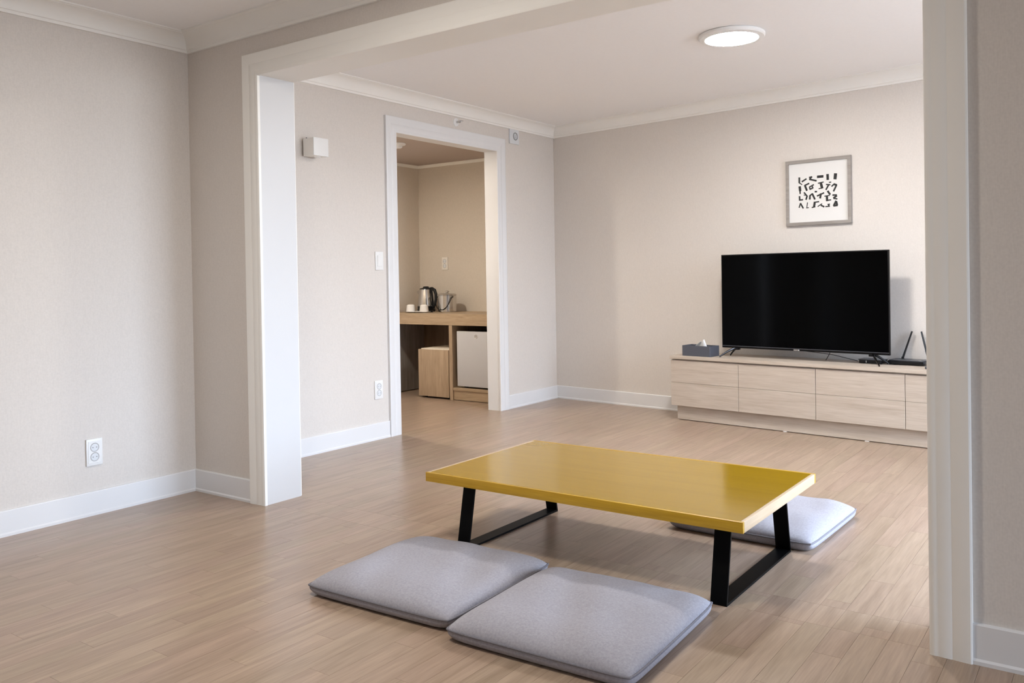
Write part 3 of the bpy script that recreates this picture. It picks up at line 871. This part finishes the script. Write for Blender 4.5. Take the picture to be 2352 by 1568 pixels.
wl = empty('wall_lamp', (X1, 3.468, 1.836), RX)
tag(wl, 'white cube wall lamp high between opening and alcove doorway', 'wall lamp')
MB().box(-0.046, 0.046, -0.012, 0, -0.046, 0.046).build('back_plate', PLASTIC_GRY, wl, bevel=0.002)
MB().box(-0.056, 0.056, -0.100, -0.012, -0.052, 0.052).build('cube_body', PLASTIC_IVR, wl, bevel=0.0015)  # ivory beside the white front: side shade put into the colour
MB().box(-0.057, 0.057, -0.106, -0.100, -0.053, 0.053).build('front_cover', PLASTIC_WHT, wl, bevel=0.0015)
MB().lathe([(0, -0.058), (0.018, -0.058), (0.020, -0.050), (0, -0.050)], n=20, c=(0.01, -0.06, 0)).build('lower_lens', PLASTIC_WHT, wl)
MB().lathe([(0, 0.052), (0.004, 0.052), (0.004, 0.058), (0, 0.058)], n=10, c=(-0.045, -0.03, 0)).build('fixing_screw', PLASTIC_GRY, wl)

sp_ = empty('sprinkler', (X1, 4.864, 2.186), RX)
tag(sp_, 'small side-wall sprinkler head above the alcove doorway', 'sprinkler')
MB().lathe([(0, 0), (0.030, 0), (0.030, -0.004), (0.022, -0.010), (0.012, -0.010), (0, -0.010)], n=24, axis='y').build('rosette', PLASTIC_WHT, sp_)
MB().lathe([(0, -0.008), (0.009, -0.008), (0.009, -0.040), (0.006, -0.044), (0, -0.044)], n=16, axis='y').build('nozzle', CHROME, sp_)
MB().box(-0.016, 0.016, -0.062, -0.046, 0.004, 0.0065).build('deflector', CHROME, sp_, bevel=0.0008, segs=1)
MB().tube([(-0.007, -0.040, 0), (-0.010, -0.050, 0.002), (0, -0.058, 0.004)], 0.0022, n=6).build('yoke_arm', CHROME, sp_)
MB().tube([(0.007, -0.040, 0), (0.010, -0.050, 0.002), (0, -0.058, 0.004)], 0.0022, n=6).build('yoke_arm', CHROME, sp_)

wp = empty('wall_plate', (X1, 5.590, 2.168), RX)
tag(wp, 'pale square alarm plate with round dial under the crown moulding', 'wall plate')
MB().box(-0.063, 0.063, -0.012, 0, -0.058, 0.058).build('plate', PLASTIC_BLU, wp, bevel=0.003)
MB().lathe([(0.024, -0.0121), (0.027, -0.0150), (0.030, -0.0150), (0.032, -0.0121)], n=30, axis='y', c=(0.012, 0, 0.004)).build('dial_ring', SLOT, wp)
MB().lathe([(0, -0.0122), (0.020, -0.0122), (0.020, -0.0165), (0.016, -0.018), (0, -0.018)], n=30, axis='y', c=(0.012, 0, 0.004)).build('dial', PLASTIC_BLU, wp)
MB().box(0.009, 0.015, -0.0195, -0.0175, -0.010, 0.018).build('pointer', SLOT, wp, smooth=False)

# ------------------------------------------------------------------ ceiling lamp and smoke detector
def ceiling_lamp(x, y, z, label, lit):
    cl = empty('ceiling_lamp', (x, y, z))
    tag(cl, label, 'ceiling lamp')
    R_ = 0.172
    MB().lathe([(0.0, 0), (R_ - 0.006, 0), (R_, -0.004), (R_, -0.016), (R_ - 0.006, -0.022), (0.139, -0.026), (0.136, -0.022), (0, -0.022)], n=64).build('housing', PLASTIC_WHT, cl)
    MB().lathe([(0, -0.0225), (0.1355, -0.0225), (0.1355, -0.0245), (0.128, -0.026), (0, -0.026)], n=32).build('diffuser', lit, cl)
ceiling_lamp(-1.672, 4.372, ZC2, 'round white ceiling lamp in the far room, switched on', LAMP)
ceiling_lamp(-1.95, 1.38, ZC1, 'round white ceiling lamp added unseen above the frame to light the near room', LAMP_FILL)  # added unseen lamp, placed to brighten the near room and opening wall

dl = empty('downlight', (-4.72, 4.42, ZCA))
tag(dl, 'small warm recessed downlight in the alcove ceiling, behind the doorway edge', 'downlight')
MB().lathe([(0.052, 0), (0.066, 0), (0.066, -0.004), (0.058, -0.007), (0.052, -0.004)], n=36).build('trim_ring', PLASTIC_WHT, dl)
MB().lathe([(0, -0.001), (0.052, -0.001), (0.052, -0.003), (0, -0.003)], n=24).build('lens', LAMP_WARM, dl)

sm = empty('smoke_detector', (-4.660, 4.990, ZCA))
tag(sm, 'small round white smoke detector on the alcove ceiling', 'smoke detector')
MB().lathe([(0, 0), (0.060, 0), (0.062, -0.006), (0.058, -0.014), (0.046, -0.018), (0, -0.018)], n=36).build('base', PLASTIC_WHT, sm)
MB().lathe([(0, -0.018), (0.034, -0.018), (0.034, -0.030), (0.026, -0.038), (0, -0.038)], n=28).build('sensor_cap', PLASTIC_WHT, sm)

# ------------------------------------------------------------------ alcove furniture
YF, ZK = 5.615, 0.737
XK1 = -4.10
ctr = empty('counter', (-5.43, YF, 0))
tag(ctr, 'honey oak alcove counter with thick top and fridge bay', 'counter')
ox = -5.43
def cbox(nm, x0, x1, y0, y1, z0, z1, mat, bevel=0.001):
    return MB().box(x0 - ox, x1 - ox, y0 - YF, y1 - YF, z0, z1).build(nm, mat, ctr, bevel=bevel, segs=1)
cbox('counter_top', XA + 0.004, XK1, YF, YA - 0.003, 0.640, ZK, ALC_WOOD, 0.0015)
cbox('side_panel', XA + 0.004, -5.412, YF + 0.012, YA - 0.02, 0.006, 0.640, GREY_WOOD)
cbox('divider_panel', -4.694, -4.658, YF + 0.002, YA - 0.02, 0, 0.640, ALC_WOOD_V)
cbox('side_panel', XK1 - 0.036, XK1, YF + 0.002, YA - 0.02, 0, 0.640, ALC_WOOD_V)
cbox('back_panel', -5.412, -4.694, YA - 0.020, YA - 0.005, 0.0, 0.640, DARK_WOOD)
cbox('fridge_shelf', -4.658, XK1 - 0.036, YF + 0.004, YA - 0.02, 0.084, 0.108, ALC_WOOD)
cbox('plinth', -4.658, XK1 - 0.036, YF + 0.014, YF + 0.032, 0.004, 0.084, ALC_WOOD)

fx0, fx1 = -4.622, -4.165
fg = empty('mini_fridge', ((fx0+fx1)/2, YF + 0.02, 0.1085))
tag(fg, 'small silver-grey fridge in the bay under the alcove counter', 'fridge')
fwid = (fx1 - fx0)/2
MB().box(-fwid + 0.004, fwid - 0.004, 0.035, 0.42, 0.012, 0.470).build('cabinet_body', FRIDGE_DK, fg, bevel=0.003)
MB().box(-fwid, fwid, 0, 0.034, 0.014, 0.482).build('door', FRIDGE, fg, bevel=0.004)
for q in (-1, 1):
    MB().box(q*(fwid - 0.05) - 0.015, q*(fwid - 0.05) + 0.015, 0.05, 0.08, 0, 0.012).build('foot', PLASTIC_BLK, fg, smooth=False)
bg = MB().lathe([(0.012, -0.0004), (0.0135, -0.0016), (0.0150, -0.0004)], n=28, axis='y', c=(-0.015, 0, 0.44)).build('emblem_ring', STEEL, fg)
bg.scale = (1.25, 1, 1)
MB().box(-0.026, -0.012, -0.0012, 0.0, 0.434, 0.446).build('emblem_bar', STEEL, fg, smooth=False)

stl = empty('box_stool', (-4.872, YF + 0.002, 0))
tag(stl, 'oak box stool with cream seat pushed under the counter', 'stool')
MB().box(-0.176, 0.170, 0, 0.020, 0.016, 0.424).build('front_board', ALC_WOOD_V, stl, bevel=0.003)
MB().box(-0.176, -0.158, 0.020, 0.36, 0.016, 0.405).build('side_board', ALC_WOOD_V, stl, bevel=0.002)
MB().box(0.152, 0.170, 0.020, 0.36, 0.016, 0.405).build('side_board', ALC_WOOD_V, stl, bevel=0.002)
MB().box(-0.158, 0.152, 0.342, 0.36, 0.016, 0.405).build('rear_board', ALC_WOOD_V, stl, bevel=0.002)
MB().box(-0.165, 0.168, 0.021, 0.36, 0.405, 0.432).build('seat_pad', CREAM, stl, bevel=0.010, segs=3)
for q in (-0.13, 0.13):
    for w in (0.05, 0.31):
        MB().lathe([(0, -0.010), (0.008, -0.010), (0.008, 0.010), (0, 0.010)], n=14, axis='x', c=(q, w, 0.008)).build('caster', PLASTIC_BLK, stl)

# ------------------------------------------------------------------ things on the counter
kt = empty('electric_kettle', (-5.250, 5.965, ZK))
tag(kt, 'stainless electric kettle with black handle and lid', 'kettle')
MB().lathe([(0, 0), (0.082, 0), (0.084, 0.006), (0.084, 0.020), (0.078, 0.026), (0, 0.026)], n=36).build('power_base', PLASTIC_BLK, kt)
MB().lathe([(0, 0.026), (0.080, 0.026), (0.081, 0.050), (0.0805, 0.052), (0, 0.052)], n=36).build('lower_band', PLASTIC_BLK, kt)
MB().lathe([(0.0805, 0.052), (0.080, 0.075), (0.073, 0.140), (0.063, 0.200), (0.061, 0.206), (0.0, 0.206)], n=40).build('jug', CHROME, kt)
MB().lathe([(0, 0.206), (0.060, 0.206), (0.056, 0.216), (0.030, 0.222), (0, 0.222)], n=36).build('lid', PLASTIC_BLK, kt)
MB().lathe([(0, 0.221), (0.028, 0.221), (0.028, 0.229), (0.018, 0.234), (0, 0.234)], n=20).build('lid_knob', PLASTIC_BLK, kt)
MB().prism([(-0.060, 0.205), (-0.100, 0.190), (-0.068, 0.135)], -0.020, 0.020).build('spout', CHROME, kt, bevel=0.006)
hp = [(0.050, 0, 0.212), (0.080, -0.003, 0.213), (0.108, -0.005, 0.198), (0.124, -0.006, 0.160), (0.124, -0.006, 0.115), (0.112, -0.005, 0.072), (0.094, -0.003, 0.045), (0.074, 0, 0.036)]
MB().tube(hp, [0.013, 0.015, 0.017, 0.016, 0.0145, 0.014, 0.014, 0.013], n=12, sx=0.8, sy=1.0).build('handle', PLASTIC_BLK, kt)
MB().tube([(0.066, 0, 0.200), (0.072, 0, 0.150), (0.078, 0, 0.090), (0.080, 0, 0.040)], [0.010, 0.011, 0.011, 0.010], n=10).build('handle_mount', PLASTIC_BLK, kt)

ib = empty('ice_bucket', (-4.965, 5.930, ZK))
tag(ib, 'lidded stainless ice bucket with a hanging wire handle', 'ice bucket')
MB().lathe([(0, 0), (0.080, 0), (0.083, 0.004), (0.083, 0.150), (0.080, 0.153), (0, 0.153)], n=40).build('pail', CHROME, ib)
MB().lathe([(0, 0.153), (0.084, 0.153), (0.084, 0.160), (0.076, 0.166), (0.030, 0.170), (0, 0.170)], n=40).build('lid', STEEL, ib)
MB().lathe([(0, 0.169), (0.008, 0.169), (0.008, 0.176), (0.018, 0.180), (0.018, 0.190), (0.010, 0.194), (0, 0.194)], n=20).build('lid_knob', STEEL, ib)
arc = []
for k in range(21):
    a = math.pi*k/20
    arc.append((-0.088*math.cos(a), -0.030 - 0.062*math.sin(a)**0.6, 0.140 - 0.118*math.sin(a)))
MB().tube(arc, 0.0036, n=8).build('bail_handle', BEZEL, ib)
for q in (-1, 1):
    MB().lathe([(0, -0.006), (0.007, -0.006), (0.007, 0.006), (0, 0.006)], n=12, axis='x', c=(q*0.087, -0.020, 0.140)).build('handle_lug', STEEL, ib)

cord = [(-5.175, 5.93, ZK + 0.006), (-5.125, 5.860, ZK + 0.007), (-5.085, 5.825, ZK + 0.008), (-5.050, 5.825, ZK + 0.006), (-5.070, 5.850, ZK + 0.014), (-5.110, 5.840, ZK + 0.012)]
tag(MB().tube(cord, 0.0045, n=8).build('kettle_cord', PLASTIC_BLK), 'black kettle cord bunched on the alcove counter', 'cable')

tr = empty('serving_tray', (-5.195, 5.785, ZK))
tag(tr, 'oval white tray under the two upturned cups', 'tray')
o = MB().lathe([(0, 0), (0.100, 0), (0.134, 0.009), (0.138, 0.009), (0.138, 0.012), (0.132, 0.012), (0.098, 0.004), (0, 0.004)], n=48).build('dish', PORCELAIN, tr)
o.scale = (1.0, 0.62, 1.0)
def cup(x, y, label):
    c = empty('cup', (x, y, ZK + 0.005))
    tag(c, label, 'cup', 'white cups on the tray')
    MB().lathe([(0.040, 0), (0.042, 0), (0.042, 0.003), (0.036, 0.058), (0.032, 0.063), (0.026, 0.063), (0.024, 0.061), (0, 0.061)], n=36).build('cup_wall', PORCELAIN, c)
    MB().lathe([(0.022, 0.061), (0.026, 0.066), (0.028, 0.061)], n=30).build('foot_ring', PORCELAIN, c)
cup(-5.285, 5.790, 'upturned white cup on the left end of the tray')
cup(-5.110, 5.775, 'upturned white cup on the tray in front of the kettle')
